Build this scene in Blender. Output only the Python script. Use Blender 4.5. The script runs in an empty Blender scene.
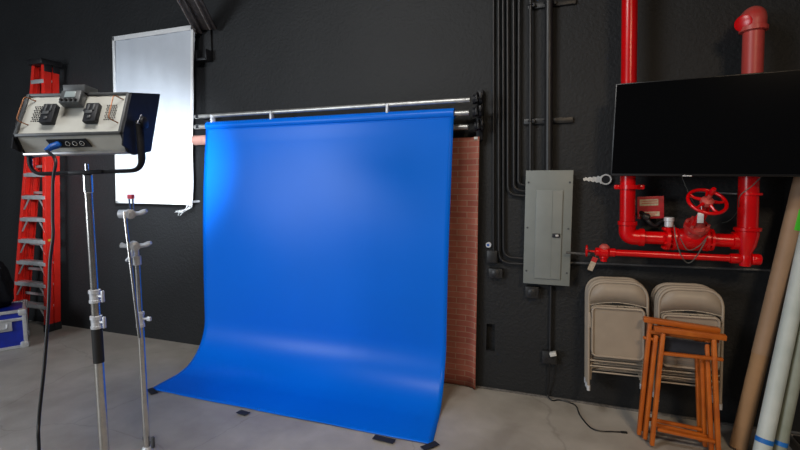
import bpy, bmesh, math, random
from mathutils import Vector, Matrix
random.seed(7)
C = bpy.context.scene.collection
PI = math.pi
V = Vector
# ------------------------------------------------------------------ camera
FPX = 450.0; HC = 1.70; DC = 3.66
pitch = math.atan(41/450.0); yaw = math.radians(19.34)
HD = V((-math.sin(yaw), math.cos(yaw), 0)); RD = V((math.cos(yaw), math.sin(yaw), 0))
FD = HD*math.cos(pitch) - V((0, 0, 1))*math.sin(pitch)
UD = V((0, 0, 1))*math.cos(pitch) + HD*math.sin(pitch)
CP = V((0, -DC, HC))
cam = bpy.data.objects.new('camera', bpy.data.cameras.new('camera')); C.objects.link(cam)
M = Matrix((RD, UD, -FD)).transposed().to_4x4(); M.translation = CP
cam.matrix_world = M
cam.data.sensor_width = 36; cam.data.lens = FPX/800*36; cam.data.clip_end = 100; cam.data.clip_start = .02
bpy.context.scene.camera = cam
def ray(x, y): return FD + RD*((x-400)/FPX) - UD*((y-225)/FPX)
def P(x, y, Y=0.0):                     # photo point -> plane parallel to the back wall
    d = ray(x, y); t = (Y-CP.y)/d.y; return CP + d*t
def PF(x, y, z=0.0):
    d = ray(x, y); t = (z-CP.z)/d.z; return CP + d*t
def PC(x, y, dist): return CP + ray(x, y)*dist

# ------------------------------------------------------------------ materials
def mat(name, col, rough=.5, metal=0, spec=.5, noise=0, nscale=8, bump=0, bscale=40, trans=0, col2=None, emit=None, estr=0, coat=0, detail=4):
    m = bpy.data.materials.new(name); m.use_nodes = True; nt = m.node_tree; b = nt.nodes['Principled BSDF']
    b.inputs['Base Color'].default_value = (*col, 1); b.inputs['Roughness'].default_value = rough
    b.inputs['Metallic'].default_value = metal; b.inputs['Specular IOR Level'].default_value = spec
    b.inputs['Coat Weight'].default_value = coat
    tc = nt.nodes.new('ShaderNodeTexCoord')
    n = nt.nodes.new('ShaderNodeTexNoise'); n.inputs['Scale'].default_value = nscale; n.inputs['Detail'].default_value = detail
    nt.links.new(tc.outputs['Object'], n.inputs['Vector'])
    r = nt.nodes.new('ShaderNodeValToRGB'); nt.links.new(n.outputs['Fac'], r.inputs['Fac'])
    c2 = col2 if col2 else tuple(min(1, c*(1+noise)) for c in col)
    c1 = col if col2 else tuple(c*(1-noise) for c in col)
    r.color_ramp.elements[0].position = .35; r.color_ramp.elements[1].position = .65
    r.color_ramp.elements[0].color = (*c1, 1); r.color_ramp.elements[1].color = (*c2, 1)
    nt.links.new(r.outputs['Color'], b.inputs['Base Color'])
    if bump:
        n2 = nt.nodes.new('ShaderNodeTexNoise'); n2.inputs['Scale'].default_value = bscale; n2.inputs['Detail'].default_value = 6
        nt.links.new(tc.outputs['Object'], n2.inputs['Vector'])
        bp = nt.nodes.new('ShaderNodeBump'); bp.inputs['Strength'].default_value = bump; bp.inputs['Distance'].default_value = .02
        nt.links.new(n2.outputs['Fac'], bp.inputs['Height']); nt.links.new(bp.outputs['Normal'], b.inputs['Normal'])
    if emit:
        b.inputs['Emission Color'].default_value = (*emit, 1); b.inputs['Emission Strength'].default_value = estr
    return m
m_wall = mat('black_wall_paint', (.0115, .0125, .014), .62, spec=.40, col2=(.0155, .0165, .018), nscale=1.6, bump=.30, bscale=48, detail=8)
m_ceil = mat('dark_ceiling', (.02, .02, .022), .8, noise=.2)
m_blue = mat('blue_paper', (.0, .165, .84), .34, spec=.22, noise=.02, nscale=1.5, bump=.02, bscale=3)
m_galv = mat('galvanised_pipe', (.55, .55, .53), .38, metal=.75, noise=.15, nscale=14)
m_chrome = mat('chrome', (.78, .78, .78), .16, metal=1, noise=.04, nscale=20)
m_nickel = mat('brushed_nickel', (.62, .60, .57), .27, metal=1, noise=.08, nscale=30)
m_castal = mat('cast_aluminium', (.66, .68, .72), .42, metal=.3, noise=.12, nscale=40)
m_black = mat('black_plastic', (.012, .012, .014), .45, noise=.2, nscale=30)
m_blackm = mat('black_metal', (.016, .017, .021), .5, spec=.25, noise=.2, nscale=25)
m_rubber = mat('black_rubber', (.014, .014, .015), .7, noise=.2)
m_dgrey = mat('dark_grey_plastic', (.075, .08, .085), .45, noise=.1, nscale=30)
m_silver = mat('silver_panel_paint', (.50, .50, .46), .42, spec=.5, noise=.05, nscale=12)
m_white = mat('white_cloth', (.56, .60, .66), .9, spec=.1, noise=.02, nscale=9, bump=.05, bscale=6)
m_hem = mat('white_cloth_hem', (.76, .77, .78), .9, spec=.1, noise=.03, nscale=30)
m_red = mat('red_pipe_paint', (.64, .0, .002), .26, spec=.5, noise=.10, nscale=6)
m_redold = mat('faded_red_paint', (.52, .03, .025), .42, spec=.5, col2=(.55, .12, .10), nscale=7, bump=.1)
m_ladder = mat('red_fiberglass', (.74, .022, .012), .42, noise=.08, nscale=9)
m_alu = mat('aluminium', (.66, .67, .68), .35, metal=.55, noise=.08, nscale=25)
m_steel = mat('grey_enamel', (.205, .225, .215), .45, noise=.05, nscale=6)
m_steel2 = mat('grey_enamel_door', (.225, .245, .235), .45, noise=.05, nscale=6)
m_cond = mat('black_painted_conduit', (.014, .0145, .016), .42, spec=.55, noise=.2, nscale=20)
m_gcond = mat('grey_conduit', (.12, .12, .12), .4, metal=.4, noise=.2, nscale=20)
m_beige = mat('beige_enamel', (.36, .30, .235), .42, noise=.05, nscale=7)
m_beige2 = mat('beige_seat_panel', (.33, .27, .21), .5, noise=.06, nscale=7)
m_orange = mat('orange_stained_wood', (.52, .13, .012), .42, col2=(.40, .085, .008), nscale=9, bump=.1)
m_canvas = mat('black_canvas', (.012, .015, .024), .85, noise=.2, nscale=20)
m_card = mat('brown_cardboard', (.34, .20, .10), .75, noise=.09, nscale=5)
m_wplas = mat('white_roll_vinyl', (.58, .64, .63), .5, col2=(.45, .52, .51), nscale=5)
m_gplas = mat('grey_green_roll', (.22, .25, .20), .6, col2=(.30, .33, .29), nscale=6)
m_edge = mat('olive_edge', (.13, .17, .07), .7, noise=.2)
m_btape = mat('blue_tape', (.01, .16, .58), .5, noise=.1)
m_green = mat('green_cap', (.05, .55, .02), .5, noise=.08)
m_case = mat('blue_case_panel', (.006, .022, .30), .42, noise=.12, nscale=14)
m_cloth = mat('black_cloth', (.008, .008, .010), .95, spec=.2, noise=.2, nscale=20, bump=.2)
m_tape = mat('black_gaffer_tape', (.015, .016, .022), .7, noise=.2)
m_tv = mat('glossy_black_screen', (.0015, .0015, .0018), .12, spec=.3, noise=.05)
m_tvb = mat('tv_bezel', (.006, .006, .007), .35, noise=.1)
m_plaster = mat('white_plaster', (.62, .61, .58), .9, noise=.12, nscale=50, bump=.3)
m_tag = mat('beige_tag', (.45, .37, .28), .7, noise=.15, nscale=60)
m_redp = mat('red_sign', (.45, .02, .03), .5, noise=.1, nscale=30)
m_cream = mat('cream_print', (.50, .43, .30), .6, noise=.15, nscale=70)
m_pink = mat('pinkish_core', (.42, .22, .18), .7, noise=.1)
m_cable = mat('cable_black', (.01, .01, .011), .4, noise=.1)
m_bplug = mat('blue_plug', (.01, .10, .45), .4, noise=.1)
m_screen = mat('lcd_screen', (.28, .33, .34), .3, noise=.05)
m_orwire = mat('copper_brown_handle', (.30, .12, .05), .4, metal=.3, noise=.1)
m_yel = mat('yellow_label', (.65, .50, .03), .6, noise=.15, nscale=60)
m_led = mat('led_diffuser', (.8, .8, .8), .5, noise=.01, emit=(.86, .93, 1.0), estr=4)
m_rust = mat('painted_old_iron', (.045, .036, .034), .6, col2=(.075, .06, .055), nscale=18, bump=.2)
m_ironedge = mat('worn_iron_edge', (.20, .17, .155), .6, noise=.3, nscale=30)
m_redclip = mat('red_clip', (.65, .02, .05), .5, noise=.05)
m_wire = mat('thin_grey_wire', (.09, .095, .085), .5, noise=.1)
m_redtop = mat('red_tag_top', (.5, .02, .02), .5, noise=.05)

def brick_mat():
    m = bpy.data.materials.new('brick_print'); m.use_nodes = True; nt = m.node_tree; b = nt.nodes['Principled BSDF']
    tc = nt.nodes.new('ShaderNodeTexCoord'); mp = nt.nodes.new('ShaderNodeMapping'); mp.inputs['Rotation'].default_value = (PI/2, 0, 0)
    br = nt.nodes.new('ShaderNodeTexBrick'); br.inputs['Scale'].default_value = 1
    br.inputs['Brick Width'].default_value = .16; br.inputs['Row Height'].default_value = .0475; br.inputs['Mortar Size'].default_value = .004
    br.inputs['Mortar Smooth'].default_value = .5; br.inputs['Bias'].default_value = 0
    br.inputs['Color1'].default_value = (.32, .085, .06, 1); br.inputs['Color2'].default_value = (.40, .125, .085, 1)
    br.inputs['Mortar'].default_value = (.38, .24, .17, 1)
    nt.links.new(tc.outputs['Object'], mp.inputs['Vector']); nt.links.new(mp.outputs['Vector'], br.inputs['Vector'])
    n = nt.nodes.new('ShaderNodeTexNoise'); n.inputs['Scale'].default_value = 9; n.inputs['Detail'].default_value = 6
    nt.links.new(tc.outputs['Object'], n.inputs['Vector'])
    mr = nt.nodes.new('ShaderNodeMapRange'); mr.inputs['To Min'].default_value = .7; mr.inputs['To Max'].default_value = 1.25
    nt.links.new(n.outputs['Fac'], mr.inputs['Value'])
    mx = nt.nodes.new('ShaderNodeVectorMath'); mx.operation = 'SCALE'
    nt.links.new(br.outputs['Color'], mx.inputs[0]); nt.links.new(mr.outputs['Result'], mx.inputs['Scale'])
    nt.links.new(mx.outputs['Vector'], b.inputs['Base Color']); b.inputs['Roughness'].default_value = .7
    return m
m_brick = brick_mat()
def floor_mat():
    m = bpy.data.materials.new('concrete'); m.use_nodes = True; nt = m.node_tree; b = nt.nodes['Principled BSDF']
    tc = nt.nodes.new('ShaderNodeTexCoord')
    def noise(s, d=6, dist=0):
        n = nt.nodes.new('ShaderNodeTexNoise'); n.inputs['Scale'].default_value = s; n.inputs['Detail'].default_value = d
        n.inputs['Distortion'].default_value = dist
        nt.links.new(tc.outputs['Object'], n.inputs['Vector']); return n
    n1 = noise(.9, 8, .6); n2 = noise(4.5, 8, .3); n3 = noise(60, 3)
    r = nt.nodes.new('ShaderNodeValToRGB'); e = r.color_ramp.elements
    e[0].position = .36; e[0].color = (.31, .285, .25, 1); e[1].position = .64; e[1].color = (.46, .432, .392, 1)
    a = nt.nodes.new('ShaderNodeMath'); a.operation = 'MULTIPLY_ADD'; a.inputs[1].default_value = .5
    nt.links.new(n2.outputs['Fac'], a.inputs[0])
    s = nt.nodes.new('ShaderNodeMath'); s.operation = 'MULTIPLY'; s.inputs[1].default_value = .5
    nt.links.new(n1.outputs['Fac'], s.inputs[0]); nt.links.new(s.outputs[0], a.inputs[2])
    nt.links.new(a.outputs[0], r.inputs['Fac'])
    # hairline cracks
    vo = nt.nodes.new('ShaderNodeTexVoronoi'); vo.feature = 'DISTANCE_TO_EDGE'; vo.inputs['Scale'].default_value = .75
    wn = noise(3, 5); av = nt.nodes.new('ShaderNodeVectorMath'); av.operation = 'MULTIPLY_ADD'; av.inputs[1].default_value = (.35, .35, 0)
    nt.links.new(wn.outputs['Color'], av.inputs[0]); nt.links.new(tc.outputs['Object'], av.inputs[2]); nt.links.new(av.outputs[0], vo.inputs['Vector'])
    cr = nt.nodes.new('ShaderNodeMapRange'); cr.inputs['From Max'].default_value = .006; cr.inputs['To Min'].default_value = .80; cr.inputs['To Max'].default_value = 1
    nt.links.new(vo.outputs['Distance'], cr.inputs['Value'])
    mx = nt.nodes.new('ShaderNodeVectorMath'); mx.operation = 'SCALE'
    nt.links.new(r.outputs['Color'], mx.inputs[0]); nt.links.new(cr.outputs['Result'], mx.inputs['Scale'])
    nt.links.new(mx.outputs['Vector'], b.inputs['Base Color'])
    rr = nt.nodes.new('ShaderNodeMapRange'); rr.inputs['To Min'].default_value = .38; rr.inputs['To Max'].default_value = .7
    nt.links.new(n2.outputs['Fac'], rr.inputs['Value']); nt.links.new(rr.outputs['Result'], b.inputs['Roughness'])
    bp = nt.nodes.new('ShaderNodeBump'); bp.inputs['Strength'].default_value = .12; bp.inputs['Distance'].default_value = .01
    nt.links.new(n3.outputs['Fac'], bp.inputs['Height']); nt.links.new(bp.outputs['Normal'], b.inputs['Normal'])
    return m
m_floor = floor_mat()

# ------------------------------------------------------------------ geometry helpers
def fillet(pts, r, n=6):
    pts = [V(p) for p in pts]; out = [pts[0]]
    for i in range(1, len(pts)-1):
        a, b, c = pts[i-1], pts[i], pts[i+1]
        d1 = (a-b); d2 = (c-b); rr = min(r, d1.length*.49, d2.length*.49)
        p1 = b+d1.normalized()*rr; p2 = b+d2.normalized()*rr
        for k in range(n+1):
            t = k/n; out.append(p1*(1-t)**2 + b*2*t*(1-t) + p2*t*t)
    out.append(pts[-1]); return out
def spline(pts, n=8):
    pts = [V(p) for p in pts]; q = [pts[0]*2-pts[1]]+pts+[pts[-1]*2-pts[-2]]; out = []
    for i in range(1, len(q)-2):
        a, b, c, d = q[i-1:i+3]
        for k in range(n):
            t = k/n; out.append(.5*((2*b)+(c-a)*t+(2*a-5*b+4*c-d)*t*t+(-a+3*b-3*c+d)*t**3))
    out.append(pts[-1]); return out
class MB:
    def __init__(s): s.bm = bmesh.new()
    def _merge(s, b2, mtx=None):
        if mtx is not None: b2.transform(mtx)
        me = bpy.data.meshes.new('t'); b2.to_mesh(me); b2.free(); s.bm.from_mesh(me); bpy.data.meshes.remove(me)
    def box(s, c, size, rot=None, bev=0.0, seg=2):
        b = bmesh.new(); bmesh.ops.create_cube(b, size=1); bmesh.ops.scale(b, vec=size, verts=b.verts)
        if bev: bmesh.ops.bevel(b, geom=list(b.edges), offset=bev, segments=seg, affect='EDGES', profile=.5)
        m = Matrix.Translation(V(c)) @ (rot.to_4x4() if rot else Matrix.Identity(4)); s._merge(b, m); return s
    def bar(s, a, b_, w, d, up=(0, 0, 1), bev=.002):       # rectangular bar from a to b
        a = V(a); b_ = V(b_); z = (b_-a).normalized(); u = V(up)
        if abs(z.dot(u)) > .98: u = V((0, 1, 0))
        x = u.cross(z).normalized(); y = z.cross(x); R = Matrix((x, y, z)).transposed()
        return s.box((a+b_)/2, (w, d, (b_-a).length), R, bev)
    def tube(s, path, r, seg=12, closed=False, caps=True, flat=1.0):
        pts = [V(p) for p in path]; n = len(pts); rs = r if isinstance(r, (list, tuple)) else [r]*n
        rings = []; prev = None
        for i, p in enumerate(pts):
            if closed: t = pts[(i+1) % n]-pts[i-1]
            else: t = pts[min(i+1, n-1)]-pts[max(i-1, 0)]
            t.normalize()
            if prev is None:
                x = t.orthogonal().normalized()
            else:
                x = prev - t*prev.dot(t); x.normalize()
            prev = x; y = t.cross(x)
            rings.append([s.bm.verts.new(p+(x*math.cos(2*PI*k/seg)+y*math.sin(2*PI*k/seg)*flat)*rs[i]) for k in range(seg)])
        m = n if closed else n-1
        for i in range(m):
            A, B = rings[i], rings[(i+1) % n]
            sh = 0
            if closed and i == n-1:
                sh = min(range(seg), key=lambda q: (A[0].co-B[q].co).length)
            for k in range(seg):
                s.bm.faces.new((A[k], A[(k+1) % seg], B[(k+1+sh) % seg], B[(k+sh) % seg]))
        if caps and not closed:
            s.bm.faces.new(rings[0][::-1]); s.bm.faces.new(rings[-1])
        return s
    def cyl(s, a, b, r, seg=20, r2=None): return s.tube([a, b], [r, r if r2 is None else r2], seg)
    def lathe(s, prof, o, axis=(0, 0, 1), seg=24):          # prof [(radius, height)]
        z = V(axis).normalized(); o = V(o); x = z.orthogonal().normalized(); y = z.cross(x); rings = []
        for r, h in prof:
            rings.append([s.bm.verts.new(o+z*h+(x*math.cos(2*PI*k/seg)+y*math.sin(2*PI*k/seg))*max(r, .0003)) for k in range(seg)])
        for A, B in zip(rings, rings[1:]):
            for k in range(seg): s.bm.faces.new((A[k], A[(k+1) % seg], B[(k+1) % seg], B[k]))
        s.bm.faces.new(rings[0][::-1]); s.bm.faces.new(rings[-1]); return s
    def prism(s, pts, d, bev=0):                            # closed outline extruded along d
        b = bmesh.new(); d = V(d); A = [b.verts.new(V(p)) for p in pts]; B = [b.verts.new(V(p)+d) for p in pts]; n = len(pts)
        b.faces.new(A[::-1]); b.faces.new(B)
        for k in range(n): b.faces.new((A[k], A[(k+1) % n], B[(k+1) % n], B[k]))
        bmesh.ops.recalc_face_normals(b, faces=b.faces)
        if bev: bmesh.ops.bevel(b, geom=list(b.edges), offset=bev, segments=2, affect='EDGES')
        s._merge(b); return s
    def grid(s, f, nu, nv, th=0):
        g = [[s.bm.verts.new(f(i/nu, j/nv)) for j in range(nv+1)] for i in range(nu+1)]
        for i in range(nu):
            for j in range(nv): s.bm.faces.new((g[i][j], g[i+1][j], g[i+1][j+1], g[i][j+1]))
        if th: s.th = th
        return s
ORG = {}
def link(name, mb, m, parent=None, smooth=True, recalc=True):
    """one mesh object; world coordinates in, stored relative to the thing's base"""
    if recalc: bmesh.ops.recalc_face_normals(mb.bm, faces=mb.bm.faces)
    me = bpy.data.meshes.new(name)
    o = bpy.data.objects.new(name, me); C.objects.link(o)
    if parent is not None:
        org = ORG[parent]; ORG[o] = org; o.parent = parent
        bmesh.ops.translate(mb.bm, vec=-org, verts=mb.bm.verts)
    else:
        vs = [v.co for v in mb.bm.verts]
        org = V(((min(v.x for v in vs)+max(v.x for v in vs))/2, (min(v.y for v in vs)+max(v.y for v in vs))/2, min(v.z for v in vs)))
        bmesh.ops.translate(mb.bm, vec=-org, verts=mb.bm.verts); o.location = org; ORG[o] = org.copy()
    mb.bm.to_mesh(me); mb.bm.free(); me.materials.append(m)
    if smooth:
        me.polygons.foreach_set('use_smooth', [True]*len(me.polygons)); me.set_sharp_from_angle(angle=math.radians(38))
    th = getattr(mb, 'th', 0)
    if th:
        s = o.modifiers.new('thickness', 'SOLIDIFY'); s.thickness = th; s.offset = 0
    return o
def tag(o, label, cat, group=None):
    o['label'] = label; o['category'] = cat
    if group: o['group'] = group
    return o
def thing(name, label, cat, loc=(0, 0, 0), group=None):
    o = bpy.data.objects.new(name, None); C.objects.link(o); o.location = loc; o.empty_display_size = .1
    ORG[o] = V(loc); return tag(o, label, cat, group)
def place(o, loc, rot):                                     # built at the origin, then moved
    o.location = loc; o.rotation_euler = rot
def dup(root, loc, rot, label, group=None):
    r = root.copy(); C.objects.link(r); r.location = loc; r.rotation_euler = rot; r['label'] = label
    if group: r['group'] = group
    for ch in list(root.children):
        c = ch.copy(); C.objects.link(c); c.parent = r
        for g in list(ch.children):
            d = g.copy(); C.objects.link(d); d.parent = c
    return r
def struct(name, mb, m, **k):
    o = link(name, mb, m, **k); o['kind'] = 'structure'; return o

# ------------------------------------------------------------------ setting
XL, XR, YF, ZT = -9.5, 3.6, -7.5, 4.05
# back wall with a small rectangular recess
nx0, nx1, nz0, nz1 = P(486.5, 330).x, P(495, 330).x, P(500, 352).z, P(500, 325).z
b = MB(); bm = b.bm
def quad(pts): bm.faces.new([bm.verts.new(V(p)) for p in pts])
for (x0, x1, z0, z1) in ((XL, nx0, 0, ZT), (nx1, XR, 0, ZT), (nx0, nx1, 0, nz0), (nx0, nx1, nz1, ZT)):
    quad([(x0, 0, z0), (x1, 0, z0), (x1, 0, z1), (x0, 0, z1)])
dp = .06
quad([(nx0, dp, nz0), (nx1, dp, nz0), (nx1, dp, nz1), (nx0, dp, nz1)])
quad([(nx0, 0, nz0), (nx0, dp, nz0), (nx0, dp, nz1), (nx0, 0, nz1)]); quad([(nx1, 0, nz0), (nx1, dp, nz0), (nx1, dp, nz1), (nx1, 0, nz1)])
quad([(nx0, 0, nz0), (nx1, 0, nz0), (nx1, dp, nz0), (nx0, dp, nz0)]); quad([(nx0, 0, nz1), (nx1, 0, nz1), (nx1, dp, nz1), (nx0, dp, nz1)])
bmesh.ops.remove_doubles(bm, verts=bm.verts, dist=.0001)
w = struct('wall_back', b, m_wall, smooth=False)
b = MB().box(((XL+XR)/2, (YF+.1)/2, -.05), (XR-XL, -YF+.1, .1)); struct('floor', b, m_floor, smooth=False)
b = MB().box(((XL+XR)/2, YF/2, ZT+.05), (XR-XL, -YF, .1)); struct('ceiling', b, m_ceil, smooth=False)
# chalky edge of bare concrete along the foot of the wall
b = MB().box((XR/2-.3, -.012, .006), (XR+.6, .024, .012), bev=.004); struct('baseboard_back', b, mat('concrete_lip', (.13, .12, .11), .9, noise=.3, nscale=30))

# ------------------------------------------------------------------ backdrops and roller bars
YB = -.2
def hbar(name, label, x0, x1, y1, r=.019, Y=YB, clips=()):
    z = P(x1, y1, Y).z; a = V((P(x0, y1, Y).x, Y, z)); c = V((P(x1, y1, Y).x, Y, z))
    a = V((P(x0, 184-(184-y1)*(x0+888)/(x1+888), Y).x, Y, z))
    t = thing(name, label, 'crossbar', a, 'backdrop crossbars')
    link('tube', MB().cyl(a, c, r), m_galv, t)
    for px in clips:
        q = V((P(px, 184-(184-y1)*(px+888)/(x1+888), Y).x, Y, z))
        link('clip', MB().box(q+V((0, -.004, -.03)), (.022, .05, .075), bev=.004), m_castal, t)
    return z
zt1 = hbar('crossbar', 'long bare silver crossbar, highest of the three above the blue backdrop', 195.5, 470, 99.8, clips=(213, 272, 388))
zt2 = hbar('crossbar', 'silver crossbar the blue paper hangs from, its end showing at both sides', 195, 469, 112.8, .020)
zt3 = hbar('crossbar', 'lowest silver crossbar, short end showing under the blue paper roll by the brick print', 330, 468, 126.8, .021, Y=YB+.09)
XB = P(474, 103, YB).x
t = thing('roller_bracket', 'black wall bracket of stacked hooks holding the right ends of the crossbars', 'bracket', (XB, 0, zt3-.1))
link('upright', MB().box((XB+.02, -.03, (zt1+zt3)/2), (.05, .05, zt1-zt3+.20), bev=.006), m_blackm, t)
for z, yy in ((zt1, YB), (zt2, YB), (zt3, YB+.09)):
    link('arm', MB().box((XB+.02, yy/2-.02, z-.005), (.03, -yy+.02, .035), bev=.004), m_blackm, t)
    b = MB().lathe([(.02, 0), (.036, .004), (.036, .022), (.018, .026), (.018, .05), (.034, .054), (.034, .072), (.014, .078)], (XB-.01, yy, z), (1, 0, 0))
    hk = link('hook', b, m_blackm, t)
    b = MB().tube([V((XB+.03, yy-.03+.042*math.cos(a), z+.042*math.sin(a))) for a in [k*PI/8-.9 for k in range(12)]], .008, 8)
    b.box((XB+.055, yy-.035, z+.02), (.02, .03, .045), bev=.004)
    link('chain_wheel', b, m_black, hk)
# left bracket (seen as a dark stub behind the sheet edge)
XBl = P(201, 118, YB).x
t = thing('wall_bracket', 'small black bracket carrying the left ends of the crossbars beside the white cloth', 'bracket', (XBl-.03, 0, zt2-.1))
link('upright', MB().box((XBl-.03, -.025, (zt1+zt2)/2), (.04, .05, zt1-zt2+.10), bev=.006), m_blackm, t)
for z in (zt1, zt2): link('arm', MB().box((XBl-.03, -.12, z), (.03, .21, .03), bev=.004), m_blackm, t)

# blue seamless paper
xl, xr = P(204, 127, YB-.05).x, P(453, 117, YB-.05).x
t = thing('blue_backdrop', 'wide roll of seamless blue paper hanging down and sweeping out over the floor', 'backdrop', ((xl+xr)/2, -.3, 0))
rr = .041
link('paper_roll', MB().cyl((xl, YB, zt2), (xr, YB, zt2), rr, 40), m_blue, t)
prof = []
for k in range(4):                                # leaves the underside of the roll
    a = PI+.55+.30*k; prof.append((YB+(rr+.001)*math.cos(PI+.85-.0*k)*1.0+.001*k, zt2+(rr+.001)*math.sin(PI+.85)-.004*k))
yf = prof[-1][0]; RC = .42
for k in range(1, 15): prof.append((yf-.015*math.sin(k/14*PI)-.045*k/14, zt2+(RC-(zt2-.043))*k/14-.043))
y1 = prof[-1][0]
for k in range(1, 19):
    a = k/18*PI/2; prof.append((y1-RC*.95*(1-math.cos(a)), RC-(RC-.004)*math.sin(a)))
y2 = prof[-1][0]; L1 = PF(150, 390); R1 = PF(432, 446)
for k in range(1, 9): prof.append((y2+(-.96-y2)*k/8, .004))
def sheet(u, v):
    k = v*(len(prof)-1); i = min(int(k), len(prof)-2); f = k-i
    y = prof[i][0]*(1-f)+prof[i+1][0]*f; z = prof[i][1]*(1-f)+prof[i+1][1]*f
    q = max(0, min(1, (-y-.3)/.66)); q2 = max(0, min(1, (zt2-z)/zt2))
    a = xl*(1-q)+L1.x*q - .06*math.sin(q2*PI*.5)*(1-q); c = xr*(1-q)+R1.x*q - .035*q2*(1-q)
    edge = abs(u-.5)*2
    y += -.012*edge**6*math.sin(q2*PI)*(1-q)
    y += .006*math.sin(u*9+z*2.2)*math.sin(q2*PI)*(1-q)
    if z < .02: z += .003+.004*max(0, math.sin(u*21))*(q > .95)
    return V((a+(c-a)*u, y, z))
b = MB().grid(sheet, 60, len(prof)-1, .0012); link('paper_sheet', b, m_blue, t, recalc=False)
tp = [((152, 391), -25, 'black tape piece at the left front corner of the blue paper'), ((243, 412.5), -8, 'small black tape piece midway along the left front edge of the blue paper'),
      ((384, 439), -3, 'wide black tape strip on the front edge near the right corner of the blue paper'), ((430, 445.5), 52, 'slanted black tape piece at the right front corner of the blue paper')]
for k, ((px, py), an, lb) in enumerate(tp):
    q = PF(px, py, .012); wdt = (.13, .09, .15, .12)[k]
    b = MB().box(V((q.x, q.y, .0115)), (wdt, .05, .003), Matrix.Rotation(math.radians(an), 3, 'Z')); tag(link('gaffer_tape', b, m_tape), lb, 'tape', 'tape holding the blue paper')

# brick-print backdrop
bx1, bz1 = P(480, 137, -.04).x, P(480, 137, -.04).z; bx0 = xl+.1
t = thing('brick_backdrop', 'red brick pattern backdrop sheet hanging behind the right edge of the blue paper', 'backdrop', ((bx0+bx1)/2, -.04, 0))
b = MB()
def bs(u, v):
    x = bx0+(bx1-bx0)*u; z = .012+(bz1-.012)*v
    return V((x, -.035-.045*max(0, (u-.965)/.035)**2-.004*math.sin(v*11)*(u > .9), z))
b.grid(bs, 60, 20, .006); link('printed_sheet', b, m_brick, t, recalc=False)
za = zt3
link('core_tube', MB().cyl((P(195, 138, -.11).x, -.11, za-.02), (P(440, 130, -.11).x, -.11, za-.02), .048, 28), m_pink, t)
link('torn_corner', MB().box((bx1-.02, -.066, bz1-.01), (.045, .006, .02), bev=.002), m_plaster, t)

# white diffusion cloth
SY = -.12
cTL, cTR, cBL, cBR = P(113, 37, SY), P(194, 25, SY), P(116.5, 203, SY), P(192.5, 205, SY)
t = thing('diffusion_cloth', 'glowing white cloth panel on the dark wall between ladder and blue backdrop', 'cloth', ((cTL.x+cTR.x)/2, SY, cBL.z))
def cl(u, v):
    p = (cTL*(1-u)+cTR*u)*v + (cBL*(1-u)+cBR*u)*(1-v)
    p = p.copy(); p.y += .004*math.sin(u*31+v*2)*v*v + .003*math.sin(u*13)*v + .004*math.sin(v*9)
    p.x += .006*math.sin(v*14)*(abs(u-.5)*2)**4; return p
link('cloth', MB().grid(cl, 60, 40, .002), m_white, t, recalc=False)
for n_, (a, c) in dict(h=(cTL, cTR), l=(cTL, cBL), r=(cTR, cBR), b=(cBL, cBR)).items():
    wd = .045 if n_ == 'h' else .03
    ins = {'h': V((0, 0, -wd/2)), 'l': V((wd/2, 0, 0)), 'r': V((-wd/2, 0, 0)), 'b': V((0, 0, wd/2))}[n_]
    b = MB().bar(a+ins+V((0, -.006, 0)), c+ins+V((0, -.006, 0)), wd, .012, up=(0, 1, 0), bev=.004)
    link('hem', b, m_hem, t)
for p, dx, dz in ((cTL, .03, -.03), (cTR, -.03, -.03), (cBL, .03, .03), (cBR, -.03, .03)):
    link('standoff', MB().cyl((p.x+dx, -.001, p.z+dz), (p.x+dx, SY+.012, p.z+dz), .012, 12), m_castal, t)
b = MB(); q = cBR+V((-.06, -.01, 0))
for k in range(9):
    a = random.uniform(-.5, .5); b.tube(spline([q+V((k*.008, 0, .005)), q+V((k*.008+.03*a, -.01, -.03)), q+V((-.05+.03*k*a, -.01, -.06-.02*random.random())), q+V((-.09+.06*a, -.01, -.05-.06*random.random()))], 4), .0016, 5)
link('loose_threads', b, m_hem, t)

# ceiling brace over the cloth
t = thing('ceiling_brace', 'dark diagonal iron brace coming down from the ceiling to the wall', 'brace', P(206, 30, -.02))
e1 = P(199, 33, -.06); e2 = P(213, 29, -.06)
def up_to(px, e):                                 # same direction in space for both rails
    return e + (P(px, -60, -.95)-e)
d = P(166, -28, -.62)-e1
b1 = e1+d*1.25; b2 = e2+d*1.25
for e, bb in ((e1, b1), (e2, b2)):
    r_ = link('rail', MB().bar(e, bb, .012, .075, up=(1, 0, 0)), m_rust, t)
    link('worn_edge', MB().bar(e+V((-.008, -.03, -.014)), bb+V((-.008, -.03, -.014)), .012, .014, up=(1, 0, 0)), m_ironedge, r_)
link('cross_plate', MB().bar((e1+e2)/2+V((0, .01, .02)), (b1+b2)/2+V((0, .01, .02)), .10, .012, up=(0, 0, 1)), m_rust, t)
pz0, pz1 = P(206, 62, -.02).z, P(206, 20, -.02).z; px_ = P(206, 50, -.02).x
link('wall_plate', MB().box((px_, -.012, (pz0+pz1)/2), (.13, .024, pz1-pz0), bev=.004), m_wall, t)
b = MB().box((px_, -.05, pz0+.01), (.13, .09, .022), bev=.003); b.box((px_-.058, -.05, pz0+.05), (.016, .09, .1), bev=.003); b.box((px_+.058, -.05, pz0+.05), (.016, .09, .1), bev=.003)
link('saddle', b, m_black, t)

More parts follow.
